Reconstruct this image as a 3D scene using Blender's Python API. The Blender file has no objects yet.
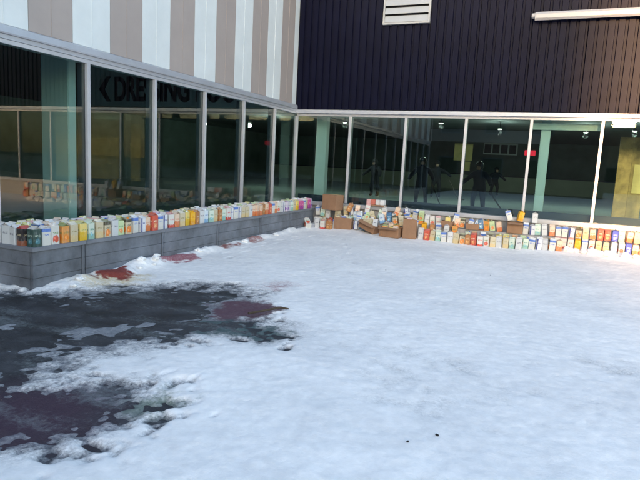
import bpy, bmesh, math, random
import numpy as np
from mathutils import Vector, Matrix
random.seed(7); rng = np.random.default_rng(7)
D = bpy.data; S = bpy.context.scene; COL = S.collection
R = math.radians

# ------------------------------------------------------------------ camera
cam = D.cameras.new('camera'); cam_o = D.objects.new('camera', cam); COL.objects.link(cam_o)
F_PX, PITCH, ROLL, YAW = 551.586, R(7.999), R(2.9241), R(22.0126)
cam_o.location = (5.548, -11.886, 1.5)
f0 = Vector((-math.sin(YAW), math.cos(YAW), 0)); rt = Vector((math.cos(YAW), math.sin(YAW), 0)); u0 = Vector((0, 0, 1))
fw = f0*math.cos(PITCH) - u0*math.sin(PITCH); up = u0*math.cos(PITCH) + f0*math.sin(PITCH)
r2 = rt*math.cos(ROLL) + up*math.sin(ROLL); up2 = up*math.cos(ROLL) - rt*math.sin(ROLL)
cam_o.rotation_euler = Matrix((r2, up2, -fw)).transposed().to_euler()
cam.sensor_width = 36; cam.lens = 36*F_PX/640; cam.clip_start = .05; cam.clip_end = 1000
S.camera = cam_o

# ------------------------------------------------------------------ world, sun, exposure
SUN_EL = R(9); SUN_AZ = math.atan2(.08, -1)
w = D.worlds.new('World'); S.world = w; w.use_nodes = True
nt = w.node_tree; bg = nt.nodes['Background']
sk = nt.nodes.new('ShaderNodeTexSky'); sk.sky_type = 'NISHITA'; sk.sun_disc = False
sk.dust_density = 1.8; sk.ozone_density = 1.0; sk.sun_elevation = SUN_EL; sk.sun_rotation = SUN_AZ
nt.links.new(sk.outputs[0], bg.inputs[0]); bg.inputs[1].default_value = .15
sl = D.lights.new('sun', 'SUN'); sl.energy = 2.0; sl.angle = R(4.5); sl.color = (1, .55, .27)
sun_o = D.objects.new('sun', sl); COL.objects.link(sun_o)
sd = Vector((-math.sin(SUN_AZ)*math.cos(SUN_EL), -math.cos(SUN_AZ)*math.cos(SUN_EL), -math.sin(SUN_EL)))
sun_o.rotation_euler = sd.to_track_quat('-Z', 'Y').to_euler(); sun_o.location = (0, -20, 30)
S.view_settings.view_transform = 'Standard'; S.view_settings.look = 'None'
S.view_settings.exposure = 2.42; S.view_settings.gamma = 1

# ------------------------------------------------------------------ materials
def mat(name, col, rough=.6, metal=0, noise=0, nscale=6, bump=0, bscale=40, spec=.5, emit=None, estr=0):
    m = D.materials.new(name); m.use_nodes = True; t = m.node_tree; b = t.nodes['Principled BSDF']
    b.inputs['Base Color'].default_value = (*col, 1); b.inputs['Roughness'].default_value = rough
    b.inputs['Metallic'].default_value = metal; b.inputs['Specular IOR Level'].default_value = spec
    if emit: b.inputs['Emission Color'].default_value = (*emit, 1); b.inputs['Emission Strength'].default_value = estr
    tc = t.nodes.new('ShaderNodeTexCoord')
    if noise:
        n = t.nodes.new('ShaderNodeTexNoise'); n.inputs['Scale'].default_value = nscale; n.inputs['Detail'].default_value = 6
        n.inputs['Roughness'].default_value = .65
        mr = t.nodes.new('ShaderNodeMapRange'); mr.inputs[1].default_value = .3; mr.inputs[2].default_value = .7
        mr.inputs[3].default_value = 1-noise; mr.inputs[4].default_value = 1+noise
        mx = t.nodes.new('ShaderNodeVectorMath'); mx.operation = 'SCALE'; mx.inputs[0].default_value = col
        t.links.new(tc.outputs['Object'], n.inputs['Vector']); t.links.new(n.outputs[0], mr.inputs[0])
        t.links.new(mr.outputs[0], mx.inputs['Scale']); t.links.new(mx.outputs[0], b.inputs['Base Color'])
    if bump:
        n2 = t.nodes.new('ShaderNodeTexNoise'); n2.inputs['Scale'].default_value = bscale; n2.inputs['Detail'].default_value = 4
        bp = t.nodes.new('ShaderNodeBump'); bp.inputs['Strength'].default_value = bump; bp.inputs['Distance'].default_value = .02
        t.links.new(tc.outputs['Object'], n2.inputs['Vector']); t.links.new(n2.outputs[0], bp.inputs['Height']); t.links.new(bp.outputs[0], b.inputs['Normal'])
    return m

def glass_mat(name, tint):
    m = D.materials.new(name); m.use_nodes = True; t = m.node_tree; t.nodes.clear()
    o = t.nodes.new('ShaderNodeOutputMaterial'); mx = t.nodes.new('ShaderNodeMixShader')
    tr = t.nodes.new('ShaderNodeBsdfTransparent'); tr.inputs[0].default_value = (*tint, 1)
    gl = t.nodes.new('ShaderNodeBsdfGlossy'); gl.inputs['Roughness'].default_value = .0
    lw = t.nodes.new('ShaderNodeLayerWeight'); lw.inputs[0].default_value = .5
    pw = t.nodes.new('ShaderNodeMath'); pw.operation = 'POWER'; pw.inputs[1].default_value = 5
    ma = t.nodes.new('ShaderNodeMath'); ma.operation = 'MULTIPLY_ADD'; ma.inputs[1].default_value = .95; ma.inputs[2].default_value = .06
    t.links.new(lw.outputs['Facing'], pw.inputs[0]); t.links.new(pw.outputs[0], ma.inputs[0]); t.links.new(ma.outputs[0], mx.inputs[0])
    t.links.new(tr.outputs[0], mx.inputs[1]); t.links.new(gl.outputs[0], mx.inputs[2]); t.links.new(mx.outputs[0], o.inputs[0])
    return m

M = dict(
    glass=glass_mat('tinted_glass', (.72, .83, .82)),
    alu=mat('aluminium_paint', (.55, .56, .60), .38, .35, .06, 3),
    alu_dark=mat('dark_aluminium_profile', (.10, .11, .14), .45, .3),  # darker aluminium for mullion webs and window frames
    flash=mat('flashing_metal', (.50, .52, .57), .4, .4, .10, 2),
    black=mat('black_cladding', (.0055, .0062, .018), .38, .0, .25, 1.3, spec=.075),
    white_pan=mat('white_panel', (.66, .70, .71), .5, 0, .07, 1.5),
    taupe=mat('taupe_panel', (.37, .32, .30), .5, 0, .06, 1.5),
    concrete=mat('kerb_concrete', (.36, .35, .35), .85, 0, .2, 4, .3, 60),
    board=mat('weathered_bench_board', (.15, .165, .195), .6, 0, .45, 2.5, .3, 30),
    cap=mat('bench_cap_metal', (.20, .215, .25), .5, .1, .2, 4),
    floor=mat('rink_ice', (.42, .50, .47), .3, 0, .15, .5),
    iwall=mat('interior_wall', (.13, .17, .155), .8, 0, .3, .6),
    iceil=mat('interior_ceiling', (.08, .09, .095), .9),
    rink_board=mat('rink_board', (.50, .55, .42), .5, 0, .15, .4),
    dark_panel=mat('dark_navy_panel', (.03, .035, .06), .5),
    column=mat('pale_green_column', (.80, .84, .80), .5, 0, .05, 2),
    bulk=mat('grey_bulkhead', (.55, .56, .57), .7, 0, .08, 1),
    letter=mat('black_letter', (.008, .008, .009), .6),
    ply=mat('plywood', (.36, .245, .095), .6, 0, .6, 3.5),
    poster=mat('cream_poster', (.75, .60, .28), .6, 0, .15, 5),
    yellow_board=mat('yellow_notice_board', (.55, .45, .16), .6, 0, .15, 3),
    card=mat('cardboard', (.30, .17, .10), .8, 0, .12, 7, .1, 90),
    card_in=mat('cardboard_inside', (.24, .14, .085), .85, 0, .12, 7),
    lamp=mat('lit_downlight', (.9, .9, .8), .5, emit=(1, .93, .75), estr=1.5),
    red_sign=mat('lit_red_sign', (.5, .02, .03), .5, emit=(1, .03, .06), estr=.25),
    vent=mat('vent_metal', (.36, .37, .38), .45, .2, .05, 4),
    dark=mat('dark_void', (.01, .01, .012), .9),
    lampcase=mat('white_lamp_case', (.38, .37, .38), .4, 0, .12, 2),
    diffuser=mat('lamp_diffuser', (.42, .41, .41), .3),
    cloth=mat('dark_jersey', (.018, .02, .03), .85, 0, .2, 6),
    cloth2=mat('navy_jersey', (.02, .03, .07), .85, 0, .2, 6),
    skin=mat('skin', (.45, .28, .2), .6),
    helmet=mat('black_helmet', (.02, .02, .02), .3),
    stick=mat('stick_wood', (.06, .05, .04), .5),
    brick=mat('dark_brick', (.13, .085, .065), .85, 0, .25, 3),
    brick2=mat('tan_brick', (.22, .17, .12), .85, 0, .25, 3),
    roof=mat('roof_felt', (.12, .12, .13), .9),
    bark=mat('bark', (.07, .05, .035), .9, 0, .3, 5),
    needle=mat('needles', (.03, .05, .03), .8, 0, .3, 3),
    cap_w=mat('cap_white', (.75, .75, .75), .4),
    cap_o=mat('cap_orange', (.75, .25, .04), .4),
    cap_b=mat('cap_blue', (.05, .12, .5), .4),
)

def asphalt_mat():
    m = D.materials.new('wet_asphalt'); m.use_nodes = True; t = m.node_tree; b = t.nodes['Principled BSDF']; L = t.links.new
    tc = t.nodes.new('ShaderNodeTexCoord')
    n = t.nodes.new('ShaderNodeTexNoise'); n.inputs['Scale'].default_value = 3.2; n.inputs['Detail'].default_value = 9; n.inputs['Roughness'].default_value = .7
    L(tc.outputs['Object'], n.inputs[0])
    cr = t.nodes.new('ShaderNodeValToRGB'); e = cr.color_ramp.elements
    e[0].position = .38; e[0].color = (.006, .0065, .010, 1); e[1].position = .72; e[1].color = (.055, .057, .068, 1)
    L(n.outputs[0], cr.inputs[0])
    # spilled dye: purple patch of its own shape
    sep = t.nodes.new('ShaderNodeVectorMath'); sep.operation = 'DISTANCE'; sep.inputs[1].default_value = (2.95, -9.75, 0)
    L(tc.outputs['Object'], sep.inputs[0])
    ad = t.nodes.new('ShaderNodeMath'); ad.operation = 'MULTIPLY_ADD'; ad.inputs[1].default_value = .5
    L(n.outputs[0], ad.inputs[0]); L(sep.outputs['Value'], ad.inputs[2])
    mr = t.nodes.new('ShaderNodeMapRange'); mr.inputs[1].default_value = .45; mr.inputs[2].default_value = .95; mr.inputs[3].default_value = 1; mr.inputs[4].default_value = 0
    L(ad.outputs[0], mr.inputs[0])
    mx = t.nodes.new('ShaderNodeMix'); mx.data_type = 'RGBA'; mx.inputs['B'].default_value = (.040, .018, .036, 1)
    L(mr.outputs[0], mx.inputs[0]); L(cr.outputs[0], mx.inputs['A'])
    fz = t.nodes.new('ShaderNodeTexNoise'); fz.inputs['Scale'].default_value = 28; fz.inputs['Detail'].default_value = 8; fz.inputs['Roughness'].default_value = .8; L(tc.outputs['Object'], fz.inputs[0])
    mp = t.nodes.new('ShaderNodeMapping'); mp.inputs['Rotation'].default_value = (0, 0, .9); mp.inputs['Scale'].default_value = (1, 2.6, 1); L(tc.outputs['Object'], mp.inputs[0])
    fl = t.nodes.new('ShaderNodeTexNoise'); fl.inputs['Scale'].default_value = 1.6; fl.inputs['Detail'].default_value = 5; L(mp.outputs[0], fl.inputs[0])
    sm = t.nodes.new('ShaderNodeMath'); sm.operation = 'MULTIPLY_ADD'; sm.inputs[1].default_value = .9; L(fz.outputs[0], sm.inputs[0]); L(fl.outputs[0], sm.inputs[2])
    fm = t.nodes.new('ShaderNodeMapRange'); fm.inputs[1].default_value = .97; fm.inputs[2].default_value = 1.25; fm.inputs[4].default_value = .45; L(sm.outputs[0], fm.inputs[0])
    m2 = t.nodes.new('ShaderNodeMix'); m2.data_type = 'RGBA'; m2.inputs['B'].default_value = (.30, .34, .36, 1)
    L(fm.outputs[0], m2.inputs[0]); L(mx.outputs['Result'], m2.inputs['A']); L(m2.outputs['Result'], b.inputs['Base Color'])
    rr = t.nodes.new('ShaderNodeMapRange'); rr.inputs[1].default_value = .3; rr.inputs[2].default_value = .7; rr.inputs[3].default_value = .5; rr.inputs[4].default_value = .85
    L(n.outputs[0], rr.inputs[0]); L(rr.outputs[0], b.inputs['Roughness'])
    n2 = t.nodes.new('ShaderNodeTexNoise'); n2.inputs['Scale'].default_value = 90; n2.inputs['Detail'].default_value = 3; L(tc.outputs['Object'], n2.inputs[0])
    bp = t.nodes.new('ShaderNodeBump'); bp.inputs['Strength'].default_value = .6; bp.inputs['Distance'].default_value = .01
    L(n2.outputs[0], bp.inputs['Height']); L(bp.outputs[0], b.inputs['Normal'])
    return m

def snow_mat():
    m = D.materials.new('snow'); m.use_nodes = True; t = m.node_tree; b = t.nodes['Principled BSDF']; L = t.links.new
    tc = t.nodes.new('ShaderNodeTexCoord')
    n = t.nodes.new('ShaderNodeTexNoise'); n.inputs['Scale'].default_value = 1.2; n.inputs['Detail'].default_value = 8; n.inputs['Roughness'].default_value = .7
    L(tc.outputs['Object'], n.inputs[0])
    cr = t.nodes.new('ShaderNodeValToRGB'); e = cr.color_ramp.elements
    e[0].position = .32; e[0].color = (.76, .745, .75, 1); e[1].position = .62; e[1].color = (.90, .88, .875, 1)
    L(n.outputs[0], cr.inputs[0])
    at = t.nodes.new('ShaderNodeAttribute'); at.attribute_name = 'stain'
    mx = t.nodes.new('ShaderNodeMix'); mx.data_type = 'RGBA'
    gn = t.nodes.new('ShaderNodeTexNoise'); gn.inputs['Scale'].default_value = 38; gn.inputs['Detail'].default_value = 5; gn.inputs['Roughness'].default_value = .75; L(tc.outputs['Object'], gn.inputs[0])
    def M1(op, a, b_):
        q = t.nodes.new('ShaderNodeMath'); q.operation = op
        for i, k in enumerate((a, b_)):
            if isinstance(k, (int, float)): q.inputs[i].default_value = k
            else: L(k, q.inputs[i])
        return q.outputs[0]
    A_ = at.outputs['Alpha']; w_ = M1('MULTIPLY', M1('MULTIPLY', A_, M1('SUBTRACT', 1, A_)), 9)
    fac = M1('ADD', A_, M1('MULTIPLY', M1('SUBTRACT', gn.outputs[0], .5), w_)); fac.node.use_clamp = True
    mo = t.nodes.new('ShaderNodeMapRange'); mo.inputs[1].default_value = .35; mo.inputs[2].default_value = .65; mo.inputs[3].default_value = .95; mo.inputs[4].default_value = 1.04
    gn2 = t.nodes.new('ShaderNodeTexNoise'); gn2.inputs['Scale'].default_value = 17; gn2.inputs['Detail'].default_value = 4; L(tc.outputs['Object'], gn2.inputs[0]); L(gn2.outputs[0], mo.inputs[0])
    sc = t.nodes.new('ShaderNodeVectorMath'); sc.operation = 'SCALE'; L(cr.outputs[0], sc.inputs[0]); L(mo.outputs[0], sc.inputs['Scale'])
    L(fac, mx.inputs[0]); L(sc.outputs[0], mx.inputs['A']); L(at.outputs['Color'], mx.inputs['B']); L(mx.outputs['Result'], b.inputs['Base Color'])
    b.inputs['Roughness'].default_value = .75; b.inputs['Specular IOR Level'].default_value = .3
    n2 = t.nodes.new('ShaderNodeTexNoise'); n2.inputs['Scale'].default_value = 45; n2.inputs['Detail'].default_value = 6; n2.inputs['Roughness'].default_value = .7; L(tc.outputs['Object'], n2.inputs[0])
    bp = t.nodes.new('ShaderNodeBump'); bp.inputs['Strength'].default_value = .4; bp.inputs['Distance'].default_value = .012
    L(n2.outputs[0], bp.inputs['Height']); L(bp.outputs[0], b.inputs['Normal'])
    return m
M['asphalt'] = asphalt_mat(); M['snow'] = snow_mat(); M['lump'] = mat('snow_lump', (.88, .87, .87), .75, 0, .08, 6, .5, 30)

# ------------------------------------------------------------------ helpers
class MB:
    def __init__(s): s.v = []; s.f = []
    def box(s, x0, x1, y0, y1, z0, z1):
        b = len(s.v)
        s.v += [(x0,y0,z0),(x1,y0,z0),(x1,y1,z0),(x0,y1,z0),(x0,y0,z1),(x1,y0,z1),(x1,y1,z1),(x0,y1,z1)]
        s.f += [tuple(b+i for i in q) for q in ((0,3,2,1),(4,5,6,7),(0,1,5,4),(1,2,6,5),(2,3,7,6),(3,0,4,7))]
        return s
    def prism(s, poly, axis, a, b_):
        n = len(poly); b = len(s.v)
        def P(p, q): return {'x': (q, p[0], p[1]), 'y': (p[0], q, p[1]), 'z': (p[0], p[1], q)}[axis]
        s.v += [P(p, a) for p in poly] + [P(p, b_) for p in poly]
        s.f += [tuple(range(b, b+n)), tuple(range(b+2*n-1, b+n-1, -1))]
        s.f += [(b+i, b+(i+1) % n, b+n+(i+1) % n, b+n+i) for i in range(n)]
        return s
    def tube(s, p, q, r0, r1=None, n=10):
        r1 = r0 if r1 is None else r1
        p, q = Vector(p), Vector(q); d = (q-p).normalized()
        a = d.orthogonal().normalized(); c = d.cross(a); b = len(s.v)
        for k in range(n):
            t = 2*math.pi*k/n; o = a*math.cos(t)+c*math.sin(t)
            s.v += [tuple(p+o*r0), tuple(q+o*r1)]
        s.f += [(b+2*k, b+2*((k+1) % n), b+2*((k+1) % n)+1, b+2*k+1) for k in range(n)]
        s.f += [tuple(b+2*k for k in range(n-1, -1, -1)), tuple(b+2*k+1 for k in range(n))]
        return s
    def mesh(s, name, bevel=0):
        me = D.meshes.new(name); me.from_pydata(s.v, [], s.f)
        bm = bmesh.new(); bm.from_mesh(me); bmesh.ops.recalc_face_normals(bm, faces=bm.faces)
        if bevel: bmesh.ops.bevel(bm, geom=bm.edges[:], offset=bevel, segments=2, affect='EDGES')
        bm.to_mesh(me); bm.free(); me.update(); return me
    def build(s, name, m, parent=None, bevel=0): return obj(name, s.mesh(name, bevel), m, parent)

def obj(name, me, m=None, parent=None):
    o = D.objects.new(name, me); COL.objects.link(o)
    if m is not None and not me.materials: me.materials.append(m)
    if parent: o.parent = parent
    return o
def empty(name, loc=(0, 0, 0), rz=0):
    o = D.objects.new(name, None); COL.objects.link(o); o.location = loc; o.rotation_euler = (0, 0, rz); o.empty_display_size = .1
    return o
def tag(o, label, cat, group=None):
    o['label'] = label; o['category'] = cat
    if group: o['group'] = group
    return o
def struct(o): o['kind'] = 'structure'; return o

# value noise in numpy
_lat = rng.random((256, 256))
def vnoise(x, y, s, ox=0, oy=0):
    x = x/s+ox+100; y = y/s+oy+100
    i = np.floor(x).astype(int); j = np.floor(y).astype(int); a = x-i; b = y-j
    a = a*a*(3-2*a); b = b*b*(3-2*b)
    g = lambda p, q: _lat[p % 256, q % 256]
    return (g(i, j)*(1-a)+g(i+1, j)*a)*(1-b)+(g(i, j+1)*(1-a)+g(i+1, j+1)*a)*b
def fbm(x, y, s, o=4, ox=0):
    r = 0; amp = 1; tot = 0
    for k in range(o): r = r+amp*vnoise(x, y, s/2**k, ox+k*17.3, ox*1.7+k*9.1); tot += amp; amp *= .55
    return r/tot-.5
def sdist(x, y, poly):
    """signed distance to a polygon on the ground, positive inside"""
    d = np.full(np.shape(x), 1e9); ins = np.zeros(np.shape(x), bool); n = len(poly)
    for k in range(n):
        (ax, ay), (bx, by) = poly[k], poly[(k+1) % n]
        ex, ey = bx-ax, by-ay; t = np.clip(((x-ax)*ex+(y-ay)*ey)/(ex*ex+ey*ey), 0, 1)
        d = np.minimum(d, np.hypot(x-ax-t*ex, y-ay-t*ey))
        if ay != by:
            c = ((ay > y) != (by > y)) & (x < (bx-ax)*(y-ay)/(by-ay)+ax); ins ^= c
    return np.where(ins, d, -d)
def sst(a, b, x): t = np.clip((x-a)/(b-a), 0, 1); return t*t*(3-2*t)

# ------------------------------------------------------------------ ground: asphalt and snow
asph = MB(); asph.v = [(-150, -150, 0), (150, -150, 0), (150, 150, 0), (-150, 150, 0)]; asph.f = [(0, 1, 2, 3)]
struct(asph.build('asphalt', M['asphalt']))
P_MAIN = [(.17,-8.11),(.85,-7.9),(1.34,-7.31),(1.71,-6.94),(2.1,-6.73),(2.52,-6.78),(2.75,-7.35),(2.85,-7.68),(2.77,-7.95),(2.68,-8.38),(2.47,-8.7),(2.34,-8.96),(2.41,-9.2),(2.34,-9.45),(2.0,-9.7),(-.5,-10.2),(-.5,-8.3)]
P_LOW = [(2.2,-9.95),(2.49,-9.82),(2.73,-9.62),(2.94,-9.44),(3.25,-9.3),(3.36,-9.49),(3.36,-9.66),(3.26,-9.88),(3.12,-10.06),(2.99,-10.17),(2.6,-10.5),(2.2,-10.4)]
P_GREEN = [(3.32,-9.3),(3.43,-9.19),(3.58,-9.27),(3.54,-9.42),(3.42,-9.43)]
P_MAROON = [(2.44,-7.23),(2.52,-6.99),(2.87,-6.81),(3.13,-7.01),(3.15,-7.41),(2.83,-7.65)]
P_TEAL = [(2.66,-7.8),(3.04,-7.56),(3.4,-7.55),(3.59,-7.74),(3.49,-7.96),(3.14,-7.98),(2.83,-8.04)]
P_RED = [(.69,-6.95),(.69,-6.5),(.8,-6.42),(.98,-6.55),(1.03,-6.9),(.85,-7.0)]
P_YEL = [(.74,-7.2),(.76,-6.85),(1.11,-6.6),(1.26,-6.95),(1.05,-7.25)]
P_PINK = [(.69,-5.78),(.69,-5.3),(.8,-5.14),(1.01,-5.25),(1.02,-5.62),(.85,-5.84)]
P_RED2 = [(.69,-4.4),(.69,-3.95),(.78,-3.9),(.86,-4.3)]
P_RED3 = [(.69,-3.45),(.69,-3.1),(.76,-3.08),(.82,-3.45)]
P_STREAK = [(2.56,-6.24),(2.74,-5.98),(2.9,-6.12),(2.78,-6.33)]
def bump_at(x, y, cx, cy, rx, ry, h): return h*np.exp(-(((x-cx)/rx)**2+((y-cy)/ry)**2))
FEET = []
def walk(pts, step=.36):
    for (ax, ay), (bx, by) in zip(pts[:-1], pts[1:]):
        d = math.hypot(bx-ax, by-ay); a = math.atan2(by-ay, bx-ax); m = int(d/step)
        for i in range(m):
            sd_ = .09 if i % 2 else -.09; t = (i+.3*random.random())/m
            FEET.append((ax+(bx-ax)*t-math.sin(a)*sd_+random.uniform(-.03, .03), ay+(by-ay)*t+math.cos(a)*sd_, a+random.uniform(-.25, .25)))
walk([(1.5, -1.3), (3.2, -1.35), (5.6, -1.25), (7.4, -1.3)], .3); walk([(1.2, -5.0), (1.1, -3.8), (1.3, -1.6)], .3); walk([(2.9, -4.2), (2.2, -2.6), (1.6, -1.2)], .33)
def snow_h(x, y, fine=True):
    h = .038+.034*fbm(x, y, 2.6, 3, 3)+.010*fbm(x, y, .6, 2, 11)
    if fine: h = h+.010*fbm(x, y, .20, 3, 23)+.009*fbm(x, y, .065, 2, 31)
    h = h+.07*sst(-1.1, -.1, y)                                     # drifted up against the glass wall
    h = h+.05*np.exp(-((x-.68)/.16)**2)*(.55+1.1*fbm(x, y, .35, 3, 41))*sst(-7.75, -7.2, y)   # ridge along the bench
    for c in ((.76,-6.28,.16,.22,.055),(.80,-6.02,.16,.2,.05),(.77,-5.80,.12,.16,.03),(.77,-7.25,.08,.2,.03),(.78,-4.75,.10,.3,.05),(.76,-3.0,.10,.4,.05),(.75,-1.6,.1,.5,.05)):
        h = h+bump_at(x, y, *c)*(1+1.4*fbm(x, y, .09, 3, 51))
    h = h+.045*sst(-.05, .1, sdist(x, y, P_RED)+.15*fbm(x, y, .12, 3, 61))
    h = h+.015*sst(-.05, .1, sdist(x, y, P_PINK)+.15*fbm(x, y, .12, 3, 62))
    for fx, fy, fa in FEET:
        dx, dy = x-fx, y-fy; k = (np.abs(dx) < .3) & (np.abs(dy) < .3)
        if k.any():
            u = dx[k]*math.cos(fa)+dy[k]*math.sin(fa); v = -dx[k]*math.sin(fa)+dy[k]*math.cos(fa); q = (u/.15)**2+(v/.058)**2
            h[k] += -.009*np.exp(-q**3)+.003*np.exp(-((np.sqrt(q)-1.25)/.22)**2)
    nz = .55*fbm(x*.6+y*.8, (y*.6-x*.8)*2.2, .6, 3, 71)+.55*fbm(x, y, .2, 3, 75)+.6*fbm(x, y, .07, 2, 77)
    def bare(poly, soft, gain=1.0, off=0): return gain*sst(-soft, soft, sdist(x, y, poly)+off+nz)
    b = np.maximum.reduce([bare(P_MAIN, .45, 1.25, .03), bare(P_LOW, .34, 1.15, .03), bare(P_GREEN, .2, .8, -.02), bare(P_TEAL, .14, 1.05, -.05)])
    mm = sst(-.1, .1, sdist(x, y, P_MAROON)+.3*nz)
    h = h*(1-.4*mm)
    wide = np.maximum(sst(-.75, .05, sdist(x, y, P_MAIN)), np.maximum(sst(-.5, .05, sdist(x, y, P_LOW)), sst(-.4, .05, sdist(x, y, P_TEAL))))*sst(.75, 1.25, x-.25*fbm(x, y, .5, 2, 95))
    h = h*(1-.66*wide)
    isl = .55*sst(.10, .30, fbm(x*.6+y*.8, (y*.6-x*.8)*2.6, .9, 4, 97)+.25*fbm(x, y, .08, 2, 99))     # slush left lying in the bare ground
    return h-.062*b*(1-.75*mm)*(1-.70*wide)*(1-isl)
def stain(x, y, h):
    n = x.shape[0]; col = np.ones((n, 4), np.float32); col[:, 3] = 0
    nz = .34*fbm(x, y, .3, 4, 81)+.30*fbm(x, y, .07, 3, 83)
    def put(poly, c, soft, a=1., off=0.):
        k = (a*sst(-soft, soft, sdist(x, y, poly)+nz+off))
        a0 = col[:, 3]; na = k+a0*(1-k)
        for q in range(3): col[:, q] = np.where(na > 1e-4, (c[q]*k+col[:, q]*a0*(1-k))/np.maximum(na, 1e-4), col[:, q])
        col[:, 3] = na
    put(P_MAIN, (.26, .28, .32), .5, .5); put(P_LOW, (.22, .19, .24), .28, .6)
    put(P_YEL, (.62, .47, .20), .16, .55); put(P_RED, (.20, .024, .02), .045, .96)
    put(P_PINK, (.30, .06, .085), .06, .85); put(P_RED2, (.25, .05, .04), .09, .9); put(P_RED3, (.28, .07, .06), .09, .8)
    put(P_MAROON, (.10, .045, .065), .07, .92); put(P_TEAL, (.055, .09, .095), .09, .9); put(P_GREEN, (.14, .19, .15), .18, .7)
    put(P_STREAK, (.3, .12, .14), .15, .55)
    thin = .93*(1-sst(-.004, .032, h+.012*fbm(x, y, .12, 2, 91)))*(1-col[:, 3])      # thin wet slush shows the ground through
    a0 = col[:, 3]; na = a0+thin
    for q, c in enumerate((.055, .06, .075)): col[:, q] = np.where(na > 1e-4, (c*thin+col[:, q]*a0)/np.maximum(na, 1e-4), col[:, q])
    col[:, 3] = na
    return col
def grid(xs, ys, name, fine=True):
    X, Y = np.meshgrid(xs, ys); x = X.ravel(); y = Y.ravel()
    z = snow_h(x, y, fine)
    nx, ny = len(xs), len(ys); me = D.meshes.new(name)
    i = np.arange(nx*ny).reshape(ny, nx)
    q = np.stack([i[:-1, :-1], i[:-1, 1:], i[1:, 1:], i[1:, :-1]], -1).reshape(-1, 4)
    me.vertices.add(nx*ny); me.vertices.foreach_set('co', np.stack([x, y, z], -1).ravel().astype(np.float32))
    me.loops.add(q.size); me.loops.foreach_set('vertex_index', q.ravel().astype(np.int32))
    me.polygons.add(len(q)); me.polygons.foreach_set('loop_start', np.arange(0, q.size, 4, dtype=np.int32))
    me.update(calc_edges=True); me.polygons.foreach_set('use_smooth', np.ones(len(q), bool))
    a = me.color_attributes.new('stain', 'FLOAT_COLOR', 'POINT'); a.data.foreach_set('color', stain(x, y, z).ravel())
    return me
XF = np.concatenate([np.arange(-.6, 4.2, .016), np.arange(4.2, 6.8, .022), np.arange(6.8, 11.01, .05), np.array([13, 17, 24, 40, 80])])
YF = np.concatenate([np.array([-80, -45, -26, -18, -14]), np.arange(-12.4, -10.8, .08), np.arange(-10.8, -6.2, .016), np.arange(-6.2, -5, .022), np.arange(-5, 0.03, .03)])
struct(obj('snow', grid(XF, YF, 'snow'), M['snow']))
def sz(x, y): return float(snow_h(np.array([x]), np.array([y]))[0])

# ------------------------------------------------------------------ the wing with black ribbed cladding (behind, along y = 0)
HEAD, SILL = 2.59, .60
wing = tag(empty('arena_wing'), 'building wing with black ribbed cladding above a long strip of dark windows', 'building')
def rib_sheet():
    m = MB(); prof = []; n = 6; p = .165
    for k in range(n):
        x = k*p; prof += [(x+.004, 0), (x+.014, -.034), (x+.118, -.034), (x+.128, 0)]
    prof.append((n*p-.003, 0))
    z0, z1 = 0, 3.9; N = len(prof)
    m.v = [(a, b, z0) for a, b in prof]+[(a, b, z1) for a, b in prof]+[(prof[0][0], .03, z0), (prof[-1][0], .03, z0), (prof[0][0], .03, z1), (prof[-1][0], .03, z1)]
    m.f = [(i, i+1, N+i+1, N+i) for i in range(N-1)]+[tuple(range(N))+(2*N+1, 2*N), tuple(range(N, 2*N))+(2*N+3, 2*N+2)]
    return m.mesh('cladding_sheet')
sheet = rib_sheet(); sheet.materials.append(M['black'])
for k in range(14):
    o = obj('cladding_sheet', sheet, None, wing); o.location = (.015+k*.99, -.06+(k % 2)*.0015, HEAD+.105)
MB().box(-.3, 13.9, -.025, .2, HEAD+.03, 6.65).build('wall_core', M['dark'], wing)
fl = MB(); fl.prism([(-.115, HEAD+.012), (-.115, HEAD+.085), (-.02, HEAD+.103), (.05, HEAD+.103), (.05, HEAD+.012)], 'x', .03, 13.9)
fl.build('head_flashing', M['flash'], wing)
MB().box(.03, 13.9, -.04, .10, HEAD-.045, HEAD+.010).build('window_head_frame', M['alu'], wing)
MB().box(.03, 13.9, -.10, .12, SILL-.085, SILL-.001).build('window_sill', M['flash'], wing, .006)
MB().box(.02, 13.9, -.045, .14, -.3, SILL-.087).build('plinth_wall', M['concrete'], wing)
MB().box(2.22, 5.78, -.44, -.047, -.3, .305).build('plinth_step', M['concrete'], wing, .006)
RM = [1.342+1.265*k for k in range(10)]
for x in RM:
    mu = MB().box(x-.026, x+.026, -.052, -.012, SILL+.003, HEAD-.047).build('mullion', M['alu'], wing, .004)
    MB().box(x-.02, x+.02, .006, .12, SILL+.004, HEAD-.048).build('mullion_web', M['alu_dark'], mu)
cp = MB().box(-.035, .035, -.04, .04, SILL+.003, HEAD-.047).build('corner_post', M['alu'], wing, .005)
edges = [.036]+RM
for a, b in zip(edges[:-1], edges[1:]):
    MB().box(a+.022, b-.022, -.006, .004, SILL+.002, HEAD-.046).build('window_pane', M['glass'], wing)

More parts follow.
